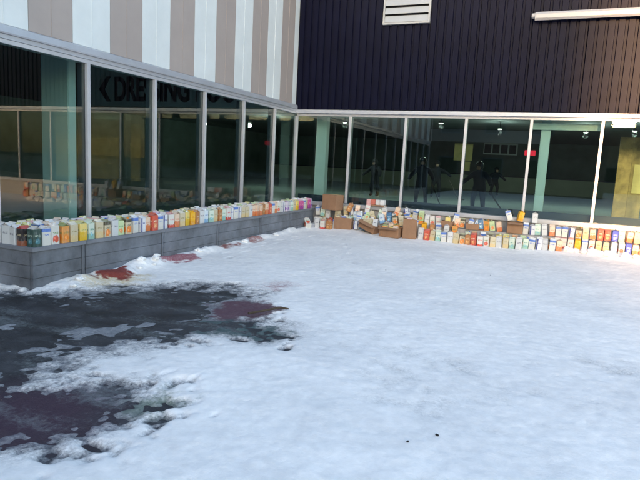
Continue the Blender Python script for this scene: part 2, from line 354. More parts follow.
# interior of that wing
MB().box(-16, 14, .2, 31, -.2, .10).build('interior_floor', M['floor'], wing)
MB().box(-16, 14, .22, 31, 3.6, 3.8).build('interior_ceiling', M['iceil'], wing)
MB().box(-16, 14, 30.5, 31, .10, 3.6).build('interior_back_wall', M['iwall'], wing)
MB().box(-16.3, -16, -16, 31, .0, 3.8).build('interior_side_wall', M['iwall'], wing)
MB().box(13.9, 14.1, .15, 31, .0, 6.6).build('interior_end_wall', M['iwall'], wing)
MB().box(-16, 14, 29.2, 29.3, .101, 1.15).build('rink_board', M['rink_board'], wing)
MB().box(-16, 14, 29.15, 29.35, 1.152, 1.22).build('rink_board_rail', M['dark_panel'], wing)
MB().box(.05, 13.8, .16, .19, .4, SILL+.14).build('dado_panel', M['dark_panel'], wing)
MB().box(.34, .60, .42, .62, .105, 3.55).build('column', M['column'], wing, .01)
MB().box(5.32, 5.50, .36, .56, .105, 3.55).build('column', M['column'], wing, .01)
MB().box(5.10, 6.40, .30, .35, HEAD-.21, HEAD-.08).build('beam', M['column'], wing)
MB().box(-.5, 5.0, 18, 18.2, 2.95, 3.58).build('interior_beam', M['dark_panel'], wing)
# warm timber-lined entrance
tp = tag(empty('timber_partition', (7.35, 3, .1)), 'golden plywood partition with a pale poster behind the glazing', 'partition')
for k in range(2): MB().box(-.32+k*.29, -.035+k*.29, -.03, .03, 0, 2.35+.002*k).build('plywood_panel', M['ply'], tp)
MB().box(.03, .26, -.05, -.032, 1.05, 1.72).build('poster', M['poster'], tp)
tp2 = tag(empty('timber_partition', (9.6, 3.5, .1)), 'wide golden plywood wall of the entrance seen mirrored in the side windows', 'partition')
for k in range(5): MB().box(-1.2+k*.6, -.606+k*.6, -.03, .03, 0, 2.6+.002*k).build('plywood_panel', M['ply'], tp2)
nb = tag(empty('notice_board', (1.02, 20, 1.0)), 'yellow notice board on a dark post inside the arena', 'notice board')
MB().box(-.5, .5, -.03, .03, 1.0, 1.95).build('board', M['yellow_board'], nb)
MB().box(.1, .42, -.03, .03, .45, .96).build('lower_board', M['yellow_board'], nb)
MB().box(-.04, .04, .032, .09, -.9, 1.9).build('post', M['dark_panel'], nb)
sb = tag(empty('picture_row', (1.55, 25, 2.55)), 'pale panel with a row of dark squares hung high inside the arena', 'panel')
MB().box(0, 2.05, 0, .04, 0, .72).build('panel', M['bulk'], sb)
for k in range(4): MB().box(.06+k*.5, .46+k*.5, -.02, -.002, .08, .62).build('square', M['dark'], sb)
MB().box(.3, .34, .05, .09, .7, 1.06).build('hanger', M['dark'], sb); MB().box(1.7, 1.74, .05, .09, .7, 1.06).build('hanger', M['dark'], sb)
ex = tag(empty('exit_sign', (4.9, 8, 2.08)), 'small glowing red exit sign hanging inside the arena', 'sign')
MB().box(-.17, .17, -.03, .03, 0, .17).build('sign_face', M['red_sign'], ex, .01); MB().box(-.02, .02, -.02, .02, .171, 1.52).build('hanger', M['dark'], ex)
for i, (x, y) in enumerate([(1.37, 10.7), (3.43, 13.2), (6.8, 13.9), (8.43, 12.6), (-3, 11.5), (-7, 12.5), (11, 12.5)]):
    dl = tag(empty('downlight', (x, y, 3.3)), 'lit round downlight on a short drop below the dark arena ceiling', 'ceiling light', 'lit downlights under the arena ceiling')
    MB().tube((0, 0, .0), (0, 0, .06), .09, .10, 16).build('housing', M['dark'], dl)
    MB().tube((0, 0, -.02), (0, 0, -.001), .075, .085, 16).build('lens', M['lamp'], dl)
    MB().tube((0, 0, .061), (0, 0, .31), .015, .015, 6).build('drop_rod', M['dark'], dl)
    L = D.lights.new('downlight_lamp', 'POINT'); L.energy = 20; L.color = (.92, 1, .84); L.shadow_soft_size = .1
    lo = D.objects.new('downlight_lamp', L); COL.objects.link(lo); lo.parent = dl; lo.location = (0, 0, -.15)
for x, y in ((8.7, 1.7), (10.2, 2.2)):
    dl = tag(empty('downlight', (x, y, 3.3)), 'lit round downlight over the plywood entrance wall', 'ceiling light', 'lit downlights over the entrance')
    MB().tube((0, 0, .0), (0, 0, .06), .09, .10, 16).build('housing', M['dark'], dl)
    MB().tube((0, 0, -.02), (0, 0, -.001), .075, .085, 16).build('lens', M['lamp'], dl)
    MB().tube((0, 0, .061), (0, 0, .31), .015, .015, 6).build('drop_rod', M['dark'], dl)
    L = D.lights.new('downlight_lamp', 'POINT'); L.energy = 3.5; L.color = (1, .8, .45); L.shadow_soft_size = .1
    lo = D.objects.new('downlight_lamp', L); COL.objects.link(lo); lo.parent = dl; lo.location = (0, 0, -.15)

# louvre vent and linear lamp on the cladding
vt = tag(empty('louvre_vent', (1.98, -.1, 4.45)), 'white metal louvre vent mounted in the black ribbed cladding', 'vent')
VB = MB()
VB.box(0, .035, -.05, .02, 0, 1.1); VB.box(.965, 1.0, -.05, .02, 0, 1.1); VB.box(.036, .964, -.05, .02, 0, .035); VB.box(.036, .964, -.05, .02, 1.065, 1.1)
VB.build('frame', M['vent'], vt)
MB().box(.036, .964, .0, .018, .036, 1.064).build('backing', M['dark'], vt)
for k in range(6):
    z = .04+k*.168
    MB().prism([(-.052, z+.0), (-.052, z+.012), (-.018, z+.135), (-.006, z+.135), (-.04, z)], 'x', .037, .963).build('slat', M['vent'], vt)
lp = tag(empty('linear_lamp', (4.98, -.12, 4.38)), 'long white linear lamp bar fixed across the black ribbed cladding', 'wall lamp')
MB().prism([(-.13, .03), (-.13, .11), (-.09, .155), (-.0, .155), (-.0, .02), (-.1, .0)], 'x', .03, 3.6).build('housing', M['lampcase'], lp)
MB().box(.05, 3.58, -.138, -.132, .035, .095).build('diffuser', M['diffuser'], lp)
MB().tube((-.03, -.07, .09), (.028, -.07, .09), .045, .05, 14).build('end_cap', M['lampcase'], lp)
for x in (.5, 1.8, 3.1): MB().box(x, x+.05, .001, .06, .04, .12).build('bracket', M['dark'], lp)

# ------------------------------------------------------------------ the striped wing (left, along x = 0)
YN = -15.5
lw = tag(empty('striped_wing'), 'building wing with vertical white and taupe panels above tall dark windows', 'building')
MB().box(-.25, -.04, YN, -.03, HEAD+.03, 6.4).build('wall_core', M['dark'], lw)
yb = -.285; ys = [-.064, yb]
while yb > YN: yb -= .628; ys.append(yb)
for k, (a, b) in enumerate(zip(ys[:-1], ys[1:])):
    pm = M['white_pan'] if k % 2 == 0 else M['taupe']
    o = MB().box(-.035, .0, b+.002, a-.002, HEAD+.205, 6.4).build('cladding_panel', pm, lw, .002)
    if k: MB().box(-.001, .006, (a+b)/2-.004, (a+b)/2+.004, HEAD+.207, 6.398).build('seam', pm, o)
MB().prism([(-.04, HEAD+.10), (.05, HEAD+.10), (.06, HEAD+.115), (.055, HEAD+.18), (.0, HEAD+.203), (-.04, HEAD+.203)], 'y', YN, -.06).build('upper_flashing', M['flash'], lw)
MB().prism([(-.04, HEAD+.05), (.03, HEAD+.05), (.03, HEAD+.098), (-.04, HEAD+.098)], 'y', YN, -.06).build('middle_flashing', M['flash'], lw)
MB().box(-.10, .022, YN, -.041, HEAD+.002, HEAD+.047).build('window_head_frame', M['alu'], lw)
MB().box(-.10, .03, YN, -.041, .47, .52).build('window_sill_frame', M['alu'], lw)
MB().box(-.14, .012, YN, -.041, -.3, .468).build('plinth_wall', M['concrete'], lw)
LMY = [.156-1.302*k for k in range(1, 13)]
for y in LMY:
    mu = MB().box(-.004, .045, y-.026, y+.026, .522, HEAD-.0).build('mullion', M['alu'], lw, .004)
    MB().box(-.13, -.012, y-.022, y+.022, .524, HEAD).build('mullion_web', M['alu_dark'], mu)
e2 = [-.042]+LMY
for a, b in zip(e2[:-1], e2[1:]):
    MB().box(-.012, -.002, b+.028, a-.028, .523, HEAD+.001).build('window_pane', M['glass'], lw)
# interior of the striped wing
MB().box(-16, -.14, YN, .195, -.2, .10).build('interior_floor', M['floor'], lw)
MB().box(-16, -.26, YN, .215, 3.6, 3.8).build('interior_ceiling', M['iceil'], lw)
MB().box(-16, .0, YN-.2, YN, .0, 6.4).build('interior_end_wall', M['iwall'], lw)
MB().box(-7.2, -7.0, YN, -3.0, .101, 3.6).build('interior_back_wall', M['iwall'], lw)
MB().box(-1.05, -.55, -6.13, -5.99, .101, 3.59).build('column', M['column'], lw, .01)
bh = tag(empty('bulkhead_sign', (-5.6, -1.0, 2.62)), 'grey bulkhead lettered DRESSING ROOMS with an arrow, behind the side windows', 'sign')
MB().box(0, 5.3, 0, .12, 0, .975).build('panel', M['bulk'], bh)
fc = D.curves.new('txt', 'FONT'); fc.body = 'DRESSING ROOMS'; fc.size = .80; fc.extrude = .012; fc.offset = .022
to = D.objects.new('txt', fc); COL.objects.link(to)
bpy.context.view_layer.update()
tm = D.meshes.new_from_object(to.evaluated_get(bpy.context.evaluated_depsgraph_get())); D.objects.remove(to)
xs = [v.co.x for v in tm.vertices]; x0, x1 = min(xs), max(xs); zs = [v.co.y for v in tm.vertices]; zh = max(zs)-min(zs); z0 = min(zs)
for v in tm.vertices:
    x, y, z = v.co; v.co = ((x-x0)/(x1-x0)*4.05+1.15, -.014-z*1.0, (y-z0)/zh*.60+.10)
tm.materials.clear(); tm.name = 'lettering'
obj('lettering', tm, M['letter'], bh)
MB().prism([(.66, .40), (.90, .10), (1.02, .10), (.82, .40), (1.02, .70), (.90, .70)], 'y', -.026, -.002).build('arrow', M['letter'], bh)

# ------------------------------------------------------------------ bench ledge along the striped wing
BX, BY0, BY1, BZ = .66, -7.77, -.28, .467
bn = tag(empty('bench_ledge', (.3, -4, 0)), 'long dark weathered ledge below the side windows, topped with cartons', 'ledge'); bn.location = (0, 0, 0)
MB().box(.035, BX-.035, BY0+.035, BY1-.035, -.2, BZ-.05).build('core', M['dark'], bn)
jo = [BY0, -7.05, -5.62, -4.22, -2.78, -1.5, BY1]
for a, b in zip(jo[:-1], jo[1:]):
    c = MB().box(.034, BX+.028, a-.018 if a == BY0 else a+.003, b-.003 if b != BY1 else b+.015, BZ-.042, BZ).build('cap_slab', M['cap'], bn, .004)
    for z0, z1, d in ((-.1, .131, 0), (.134, .271, .0015), (.274, BZ-.045, .0)):
        MB().box(BX-.034, BX+d, a+.005, b-.005, z0, z1).build('face_board', M['board'], bn, .003)
    if a != BY0: MB().box(BX+.005, BX+.014, a-.06, a-.035, -.05, BZ-.046).build('cover_strip', M['board'], bn)
for z0, z1, d in ((-.1, .131, 0), (.134, .271, .0015), (.274, BZ-.045, .0)):
    MB().box(.036, BX-.036, BY0-d, BY0+.033, z0, z1).build('end_board', M['board'], bn, .003)
    MB().box(.036, BX-.036, BY1-.033, BY1+d, z0, z1).build('end_board', M['board'], bn, .003)

# ------------------------------------------------------------------ cartons
CW, CH = .050, .185
def carton_meshes():
    c = CW; me = D.meshes.new('carton_body'); bm = bmesh.new(); uv = bm.loops.layers.uv.new('UVMap')
    lo = [bm.verts.new(p) for p in ((-c,-c,0),(c,-c,0),(c,c,0),(-c,c,0))]; hi = [bm.verts.new((v.co.x, v.co.y, CH)) for v in lo]
    for i in range(4):
        f = bm.faces.new((lo[i], lo[(i+1) % 4], hi[(i+1) % 4], hi[i]))
        for l, q in zip(f.loops, ((0,0),(1,0),(1,1),(0,1))): l[uv].uv = (q[0], q[1])
    f = bm.faces.new(lo[::-1])
    for l in f.loops: l[uv].uv = (.02, .95)
    bmesh.ops.bevel(bm, geom=[e for e in bm.edges if abs(e.verts[0].co.z-e.verts[1].co.z) > .1], offset=.004, segments=1, affect='EDGES')
    bm.to_mesh(me); bm.free()
    # gable: ridge along local y, sloping faces to +-x, tucked triangles on +-y, upright fin
    gm = D.meshes.new('carton_gable'); z = CH; h = .020; t = .003; k = c-.001
    v = [(-k,-k,z),(k,-k,z),(k,k,z),(-k,k,z),(-t,-k,z+h),(t,-k,z+h),(t,k,z+h),(-t,k,z+h),
         (-t,-k,z+h+.012),(t,-k,z+h+.012),(t,k,z+h+.012),(-t,k,z+h+.012),(0,-k+.035,z+h*.72),(0,k-.035,z+h*.72)]
    f = [(1,2,6,5),(3,0,4,7),(0,1,12),(1,5,12),(0,12,4),(4,12,5),(2,3,13),(3,7,13),(2,13,6),(6,13,7),(4,5,9,8),(5,6,10,9),(6,7,11,10),(7,4,8,11),(8,9,10,11)]
    gm.from_pydata(v, [], f); gm.update()
    cm = MB().tube((.024, .0, CH+.006), (.030, 0, CH+.026), .014, .013, 10).mesh('carton_cap')
    return me, gm, cm
BODY, GABLE, CAP = carton_meshes()
for me_ in (BODY, GABLE, CAP): me_.materials.append(None)

def carton_mat(name, base, band=None, bot=None, both=.35, blob=None, blobr=.3, blobv=.3, text=(.1,.1,.2), texth=.62, side=None):
    m = D.materials.new('carton_'+name); m.use_nodes = True; t = m.node_tree; b = t.nodes['Principled BSDF']; L = t.links.new
    b.inputs['Roughness'].default_value = .42
    uv = t.nodes.new('ShaderNodeUVMap'); uv.uv_map = 'UVMap'; sp = t.nodes.new('ShaderNodeSeparateXYZ'); L(uv.outputs[0], sp.inputs[0])
    oi = t.nodes.new('ShaderNodeObjectInfo')
    nz = t.nodes.new('ShaderNodeTexNoise'); nz.noise_dimensions = '4D'; nz.inputs['Scale'].default_value = 5; nz.inputs['Detail'].default_value = 3; L(uv.outputs[0], nz.inputs['Vector']); L(oi.outputs['Random'], nz.inputs['W'])
    def M1(op, a, b_=None, c=None):
        n = t.nodes.new('ShaderNodeMath'); n.operation = op
        for i, q in enumerate((a, b_, c)):
            if q is None: continue
            if isinstance(q, (int, float)): n.inputs[i].default_value = q
            else: L(q, n.inputs[i])
        return n.outputs[0]
    U, V = sp.outputs[0], sp.outputs[1]
    Vn = M1('MULTIPLY_ADD', nz.outputs[0], .5, M1('SUBTRACT', V, .25))
    cur = None
    def mix(fac, c):
        nonlocal cur
        n = t.nodes.new('ShaderNodeMix'); n.data_type = 'RGBA'; L(fac, n.inputs[0]); n.inputs['B'].default_value = (*c, 1)
        if cur is None: n.inputs['A'].default_value = (*base, 1)
        else: L(cur, n.inputs['A'])
        cur = n.outputs['Result']
    if bot: mix(M1('LESS_THAN', Vn, both), bot)
    if band: mix(M1('GREATER_THAN', V, .80), band)
    if side: mix(M1('LESS_THAN', M1('ABSOLUTE', M1('SUBTRACT', U, .16)), .14), side)
    if blob:
        dx = M1('SUBTRACT', U, .5); dy = M1('MULTIPLY', M1('SUBTRACT', Vn, blobv), 1.75)
        rr = M1('SQRT', M1('ADD', M1('MULTIPLY', dx, dx), M1('MULTIPLY', dy, dy)))
        mix(M1('LESS_THAN', rr, blobr), blob)
        dx2 = M1('SUBTRACT', U, .42)
        r2_ = M1('SQRT', M1('ADD', M1('MULTIPLY', dx2, dx2), M1('MULTIPLY', dy, dy)))
        mix(M1('LESS_THAN', r2_, blobr*.35), tuple(min(1, q*1.5+.08) for q in blob))
    # lines of small print
    ln = M1('MULTIPLY', M1('LESS_THAN', M1('ABSOLUTE', M1('SUBTRACT', V, texth)), .055), M1('LESS_THAN', M1('ABSOLUTE', M1('SUBTRACT', U, .5)), .33))
    n2 = t.nodes.new('ShaderNodeTexNoise'); n2.noise_dimensions = '4D'; n2.inputs['Scale'].default_value = 16; L(uv.outputs[0], n2.inputs['Vector']); L(M1('MULTIPLY', oi.outputs['Random'], 50), n2.inputs['W'])
    mix(M1('MULTIPLY', ln, M1('GREATER_THAN', n2.outputs[0], .5)), text)
    # scuffs and frost
    fr = t.nodes.new('ShaderNodeTexNoise'); fr.noise_dimensions = '4D'; fr.inputs['Scale'].default_value = 3.5; fr.inputs['Detail'].default_value = 8; L(uv.outputs[0], fr.inputs['Vector']); L(M1('MULTIPLY', oi.outputs['Random'], 40), fr.inputs['W'])
    mr = t.nodes.new('ShaderNodeMapRange'); mr.inputs[1].default_value = .5; mr.inputs[2].default_value = .8; mr.inputs[4].default_value = .25; L(fr.outputs[0], mr.inputs[0])
    mix(mr.outputs[0], (.72, .74, .76))
    L(cur, b.inputs['Base Color'])
    return m
W_ = (.64, .63, .59); CR = (.56, .49, .34)
# name: (material args, colour of the gable, cap material or None, words for labels)
DS = {
 'grey':   (dict(base=(.60,.61,.62), text=(.15,.15,.2)), (.62,.60,.60), None, 'plain pale grey carton'),
 'black':  (dict(base=(.035,.028,.03), bot=(.30,.10,.05), both=.28, text=(.6,.5,.3)), (.45,.10,.09), None, 'black carton with a brown foot'),
 'bottle': (dict(base=(.03,.07,.06), blob=(.05,.18,.22), text=(.5,.6,.5)), (.60,.58,.55), None, 'dark green carton with a teal spot'),
 'teal':   (dict(base=(.05,.17,.32), blob=(.30,.50,.62), text=(.7,.7,.75)), (.10,.16,.30), 'cap_b', 'deep blue carton with a light blue spot'),
 'milk':   (dict(base=W_, band=(.10,.20,.55), text=(.1,.2,.55)), (.72,.72,.74), None, 'white milk carton with a blue top band'),
 'milkred':(dict(base=W_, bot=(.60,.08,.06), both=.22, text=(.6,.06,.06)), (.66,.40,.40), None, 'white carton with a red foot'),
 'berry':  (dict(base=W_, blob=(.62,.10,.05), blobr=.36, text=(.2,.3,.1)), (.68,.60,.55), 'cap_w', 'white juice carton with a red fruit picture'),
 'orange': (dict(base=(.70,.30,.07), blob=(.80,.24,.02), blobr=.38, text=(.1,.25,.08)), (.30,.34,.16), 'cap_o', 'orange juice carton, orange all over'),
 'fruit':  (dict(base=CR, band=(.09,.08,.05), blob=(.75,.22,.03), blobr=.42, text=(.1,.1,.05)), (.35,.36,.26), 'cap_o', 'cream juice carton with a big orange picture'),
 'beige':  (dict(base=CR, bot=(.62,.48,.25), both=.4, text=(.3,.25,.1)), (.66,.62,.52), None, 'cream carton with a tan foot'),
 'yellow': (dict(base=(.78,.60,.18), bot=(.70,.44,.02), both=.5, text=(.2,.3,.1)), (.60,.58,.30), 'cap_w', 'yellow carton'),
 'gold':   (dict(base=(.80,.42,.01), bot=(.75,.34,.01), text=(.6,.2,.02)), (.78,.46,.03), None, 'bright golden yellow carton'),
 'mint':   (dict(base=(.62,.70,.60), bot=(.30,.50,.42), both=.35, blob=(.20,.45,.50), blobr=.22, text=(.1,.3,.2)), (.60,.68,.58), 'cap_b', 'pale green carton with a teal spot'),
 'apple':  (dict(base=(.52,.64,.36), blob=(.72,.28,.10), blobr=.3, text=(.1,.3,.1)), (.50,.60,.38), None, 'light green carton with an orange fruit picture'),
 'navy':   (dict(base=(.70,.71,.74), side=(.03,.05,.22), text=(.04,.06,.3)), (.66,.66,.68), None, 'white carton with a navy side stripe'),
 'blue':   (dict(base=(.05,.09,.48), blob=(.55,.60,.75), blobr=.25, text=(.8,.8,.8)), (.12,.16,.46), None, 'royal blue carton with a white spot'),
 'red':    (dict(base=(.58,.09,.05), blob=(.70,.30,.12), blobr=.28, text=(.8,.7,.5)), (.55,.16,.12), None, 'red carton with an orange spot'),
 'brown':  (dict(base=(.42,.18,.06), blob=(.60,.30,.10), text=(.7,.6,.4)), (.50,.30,.18), None, 'brown chocolate milk carton'),
 'pink':   (dict(base=(.58,.10,.30), bot=(.35,.04,.28), both=.4, text=(.8,.6,.7)), (.66,.40,.50), 'cap_w', 'magenta pink carton'),
 'purple': (dict(base=(.62,.56,.66), blob=(.22,.05,.40), blobr=.34, text=(.2,.1,.4)), (.60,.50,.62), None, 'lilac carton with a violet spot'),
 'peach':  (dict(base=(.74,.56,.42), bot=(.66,.20,.07), both=.45, text=(.6,.2,.1)), (.70,.56,.46), None, 'peach carton with a red orange foot'),
 'sky':    (dict(base=(.62,.70,.76), bot=(.22,.40,.62), both=.3, text=(.1,.2,.5)), (.64,.68,.72), 'cap_w', 'pale blue carton with a blue foot'),
}
DM = {k: (carton_mat(k, **v[0]), mat('gable_'+k, v[1], .45, 0, .15, 30)) for k, v in DS.items()}
ADJ = dict(grey='pale grey', black='black', bottle='dark green', teal='deep blue', milk='blue-topped white', milkred='red-footed white', berry='red-fruit', orange='orange', fruit='orange-fruit', beige='tan-footed cream',
    yellow='yellow', gold='golden', mint='mint', apple='apple green', navy='navy-striped', blue='royal blue', red='red', brown='brown', pink='magenta', purple='lilac', peach='peach', sky='pale blue')
def carton(d, x, y, z, rz, where, group, tilt=(0, 0), label=None, s=1.0):
    r = empty('carton', (x, y, z), rz); r.rotation_euler = (tilt[0], tilt[1], rz); r.scale = (s, s, s*random.uniform(.96, 1.05))
    tag(r, label or DS[d][3]+' '+where, 'carton', group)
    for nm, me_, mm in (('body', BODY, DM[d][0]), ('gable_top', GABLE, DM[d][1])):
        o = D.objects.new(nm, me_); COL.objects.link(o); o.parent = r; o.material_slots[0].link = 'OBJECT'; o.material_slots[0].material = mm
    if DS[d][2]:
        o = D.objects.new('spout_cap', CAP); COL.objects.link(o); o.parent = r; o.material_slots[0].link = 'OBJECT'; o.material_slots[0].material = M[DS[d][2]]
    return r
# front row of the ledge, from the free end towards the corner, as in the photograph
front = ('bottle milk berry orange beige yellow mint beige fruit grey apple fruit milk navy milk navy milkred peach beige yellow gold brown grey sky mint beige '
         'milkred navy milk navy beige beige grey peach peach peach brown peach peach berry grey navy purple grey mint beige yellow pink pink milk beige pink purple').split()
back = 'grey milk beige berry mint milkred peach sky grey brown purple milk apple beige navy teal yellow fruit'.split()
GB = 'cartons lined up on the ledge'
front = front[:14]+['peach', 'red']+front[14:26]+['brown', 'mint']+front[26:38]+['red', 'milk']+front[38:]
n = len(front); pit = (BY1-BY0-.16)/(n-1)
for i, d in enumerate(front):
    y = BY0+.08+i*pit
    carton(d, .590+random.uniform(-.012, .012), y+random.uniform(-.01, .01), BZ, random.choice((0, math.pi/2))+R(random.uniform(-9, 9)), '', GB, s=random.uniform(.97, 1.06),
        label=ADJ[d]+' carton '+(f"between {ADJ[front[i-1]]} and {ADJ[front[i+1]]} ones in the ledge's front row" if 0 < i < n-1 else "ending the ledge's front row at "+('its free corner' if i == 0 else 'the pile of boxes')))
    ahead = d
    rows = (.472, .354, .236, .118) if i < 4 else (.472, .354, .236) if i < 9 else (.47, .35) if i < 40 else (.46,)
    for q, x in enumerate(rows):
        if random.random() < .05: continue
        dd = random.choice(back)
        if i == 0: dd = ('black', 'grey', 'grey', 'grey')[q]
        if i == 1 and q == 0: dd = 'teal'
        carton(dd, x+random.uniform(-.012, .012), y+random.uniform(-.012, .012), BZ, random.choice((0, math.pi/2))+R(random.uniform(-9, 9)), '', GB, s=random.uniform(.97, 1.05),
            label=f"{ADJ[dd]} carton in the {('second', 'third', 'fourth', 'fifth')[q]} row on the ledge, behind {ADJ[ahead]} one"); ahead = dd

# ------------------------------------------------------------------ cardboard boxes
def cbox(x, y, z, sx, sy, h, rz, label, tilt=(0, 0), flaps=True, closed=False):
    r = empty('cardboard_box', (x, y, z), rz); r.rotation_euler = (tilt[0], tilt[1], rz); tag(r, label, 'box')
    t = .006; a, b = sx/2, sy/2
    MB().box(-a, a, -b, b, 0, t).build('base', M['card_in'], r)
    MB().box(-a, a, -b, -b+t, t, h).build('side', M['card'], r); MB().box(-a, a, b-t, b, t, h).build('side', M['card'], r)
    MB().box(-a, -a+t, -b+t, b-t, t, h).build('side', M['card'], r); MB().box(a-t, a, -b+t, b-t, t, h).build('side', M['card'], r)
    if closed:
        MB().box(-a, -.002, -b, b, h+.001, h+t).build('flap', M['card'], r); MB().box(.002, a, -b, b, h+.001, h+t).build('flap', M['card'], r)
        MB().box(-a-.001, a+.001, -.025, .025, h+t+.0005, h+t+.002).build('tape', M['poster'], r)
    elif flaps:
        for s_ in (-1, 1):
            o = MB().box(-a+.004, a-.004, -t/2, t/2, 0, min(.12, sy*.4)).build('flap', M['card'], r); o.location = (0, s_*(b+.004), h); o.rotation_euler = (-s_*R(random.uniform(95, 135)), 0, 0)
    return r
cbox(1.16, -.38, .47, .36, .30, .33, R(-14), 'closed brown cardboard box perched on top of the carton pile beside the ledge', closed=True)
cbox(1.47, -.42, sz(1.47, -.6), .40, .26, .26, R(4), 'brown cardboard box full of cartons on the snow below the closed box', flaps=False)
cbox(2.10, -.62, sz(2.1, -.7)+.05, .42, .24, .17, R(-20), 'brown cardboard box tipped askew on the snow with cartons spilling', tilt=(R(-6), R(16)))
cbox(2.64, -.80, sz(2.64, -.85), .42, .26, .20, R(-6), 'low brown cardboard box of orange cartons standing on the snow')
cbox(3.03, -.74, sz(3.03, -.8), .27, .22, .40, R(3), 'tall narrow brown cardboard box standing upright on the snow', flaps=False)
cbox(5.03, -.36, .31, .29, .22, .21, R(5), 'small brown cardboard box in the upper row between cartons')
cbox(3.72, -.38, .31, .24, .20, .13, R(-4), 'shallow brown cardboard tray in the upper row under a yellow carton', flaps=False)
cbox(4.22, -.37, .31, .26, .2, .12, R(6), 'shallow brown cardboard tray in the upper row below tilted white cartons', flaps=False)

# tray of small packs on the window sill
tr = tag(empty('shrink_wrapped_tray', (2.08, -.19, .60)), 'white and red wrapped tray of packs lying on the window sill', 'tray')
tr.rotation_euler = (0, 0, R(-2)); tr.location = (2.08, -.092, .604)
MB().box(-.22, .22, -.075, .075, 0, .03).build('tray_base', M['card'], tr, .004)
for k in range(4):
    o = MB().box(-.208+k*.105, -.11+k*.105, -.068, .068, .031, .145).build('pack', DM[('milkred', 'red', 'grey', 'milk')[k]][1], tr, .008)

# ------------------------------------------------------------------ carton pile below the long windows
pal = 'milk milkred berry orange fruit beige yellow mint apple navy red brown peach sky grey grey milk beige peach mint sky'.split()
GL, GU, GF = 'cartons stacked below the long windows, lower layer', 'cartons stacked below the long windows, upper layer', 'cartons standing in front of the stack'
def jit(a): return random.uniform(-a, a)
def rot(): return random.choice((0, math.pi/2))+R(jit(12))
low_seq = {5.9: 'milkred', 6.04: 'milkred', 6.18: 'gold', 6.33: 'milk', 6.47: 'berry', 6.62: 'beige', 6.76: 'sky', 6.90: 'berry', 7.04: 'blue', 7.19: 'peach', 7.33: 'peach', 7.47: 'grey'}
up_seq = {5.9: 'milk', 6.04: 'navy', 6.18: 'fruit', 6.33: 'beige', 6.47: 'peach', 6.62: 'red', 6.76: 'blue', 6.90: 'mint', 7.04: 'peach', 7.19: 'beige', 7.33: 'sky', 7.47: 'milk'}
x = .98; i = 0; prev = pu = 'grey'
while x < 8.4:
    key = min(low_seq, key=lambda k: abs(k-x)); lowd = low_seq[key] if abs(key-x) < .08 else random.choice(pal); upd = up_seq[key] if abs(key-x) < .08 else random.choice(pal)
    yb_ = -.33+jit(.02)
    zb = .055 if x < 5.8 else .10
    hid = 1.25 < x < 1.70
    if not hid:
        if not 2.2 < x < 5.8: carton(lowd, x, yb_, zb, rot(), '', GL, label=f'{ADJ[lowd]} carton in the lower layer below the long windows, after a {ADJ[prev]} one'); prev = lowd
        busy = any(abs(x-bx) < w_ for bx, w_ in ((1.16, .0), (5.03, .165), (3.72, .13), (4.22, .145), (2.1, .12)))
        if not busy and x > 1.4 or x < 1.0:
            t_ = (R(jit(3)), R(jit(4))) if x > 5.6 else (R(jit(9)), R(jit(12)))
            carton(upd, x+jit(.008), yb_+.01+jit(.02), .309 if 2.2 < x < 5.8 else zb+.219, rot(), '', GU, tilt=t_, label=f'{ADJ[upd]} carton in the upper layer below the windows, '+(f'after a {ADJ[pu]} one' if 2.2 < x < 5.8 else f'above a {ADJ[lowd]} one')); pu = upd
    x += .121+jit(.005); i += 1
# supports for the closed box, cartons beside the ledge end
for x, y, d in ((1.02, -.50, 'beige'), (1.16, -.47, 'red'), (1.30, -.50, 'milk'), (.92, -.62, 'grey'), (1.06, -.66, 'milkred'), (1.20, -.64, 'brown')):
    carton(d, x, y, sz(x, y)-.004, rot(), 'between the ledge end and the cardboard boxes', GF)
for x, y, d in ((1.05, -.34, 'grey'), (1.28, -.34, 'beige')):
    carton(d, x, y, .27, rot(), 'directly under the closed cardboard box', GF)
tag(carton('berry', .80, -.86, sz(.8, -.86)+.045, R(40), '', GF, tilt=(R(-62), 0), s=1.25), 'big white juice carton with red fruit, lying at the ledge end', 'carton', GF)
# cartons inside / behind the boxes
inb = 'beige milk mint peach beige apple milk grey'.split()
for k in range(6):
    carton(inb[k], 1.33+(k % 3)*.135, -.47+(k//3)*.125, sz(1.47, -.6)+.09, rot(), 'in the box below the closed box', 'cartons inside cardboard boxes', tilt=(R(jit(6)), R(jit(6))))
for k in range(6):
    carton(('navy', 'teal', 'grey', 'milk', 'mint', 'navy')[k], 1.78+(k % 3)*.15, -.50+(k//3)*.12, sz(1.9, -.5)+.02+(.1 if k > 2 else 0), rot(), 'heaped behind the askew cardboard box', GF, tilt=(R(jit(20)), R(jit(25))))
for k, (dx, dz, tl) in enumerate(((-.12, .02, 24), (.0, .04, 16), (.12, .03, 30))):
    carton(('beige', 'beige', 'grey')[k], 2.12+dx, -.62, sz(2.1, -.7)+.07+dz, rot(), 'leaning in the askew cardboard box', 'cartons inside cardboard boxes', tilt=(R(jit(8)), R(tl)))
for k in range(6):
    carton(('orange', 'yellow', 'peach', 'fruit', 'peach', 'orange')[k], 2.52+(k % 3)*.125, -.86+(k//3)*.12, sz(2.64, -.85)+.03+(.05 if k > 2 else 0), rot(), 'packed in the low cardboard box', 'cartons inside cardboard boxes', tilt=(R(jit(10)), R(jit(14))))
carton('purple', 3.00, -.74, sz(3.03, -.8)+.225, R(12), '', 'cartons inside cardboard boxes', label='lilac and violet carton sticking out of the tall narrow box')
carton('milk', 3.10, -.73, sz(3.03, -.8)+.20, R(-20), '', 'cartons inside cardboard boxes', label='white carton beside the lilac one in the tall narrow box', tilt=(0, R(8)))
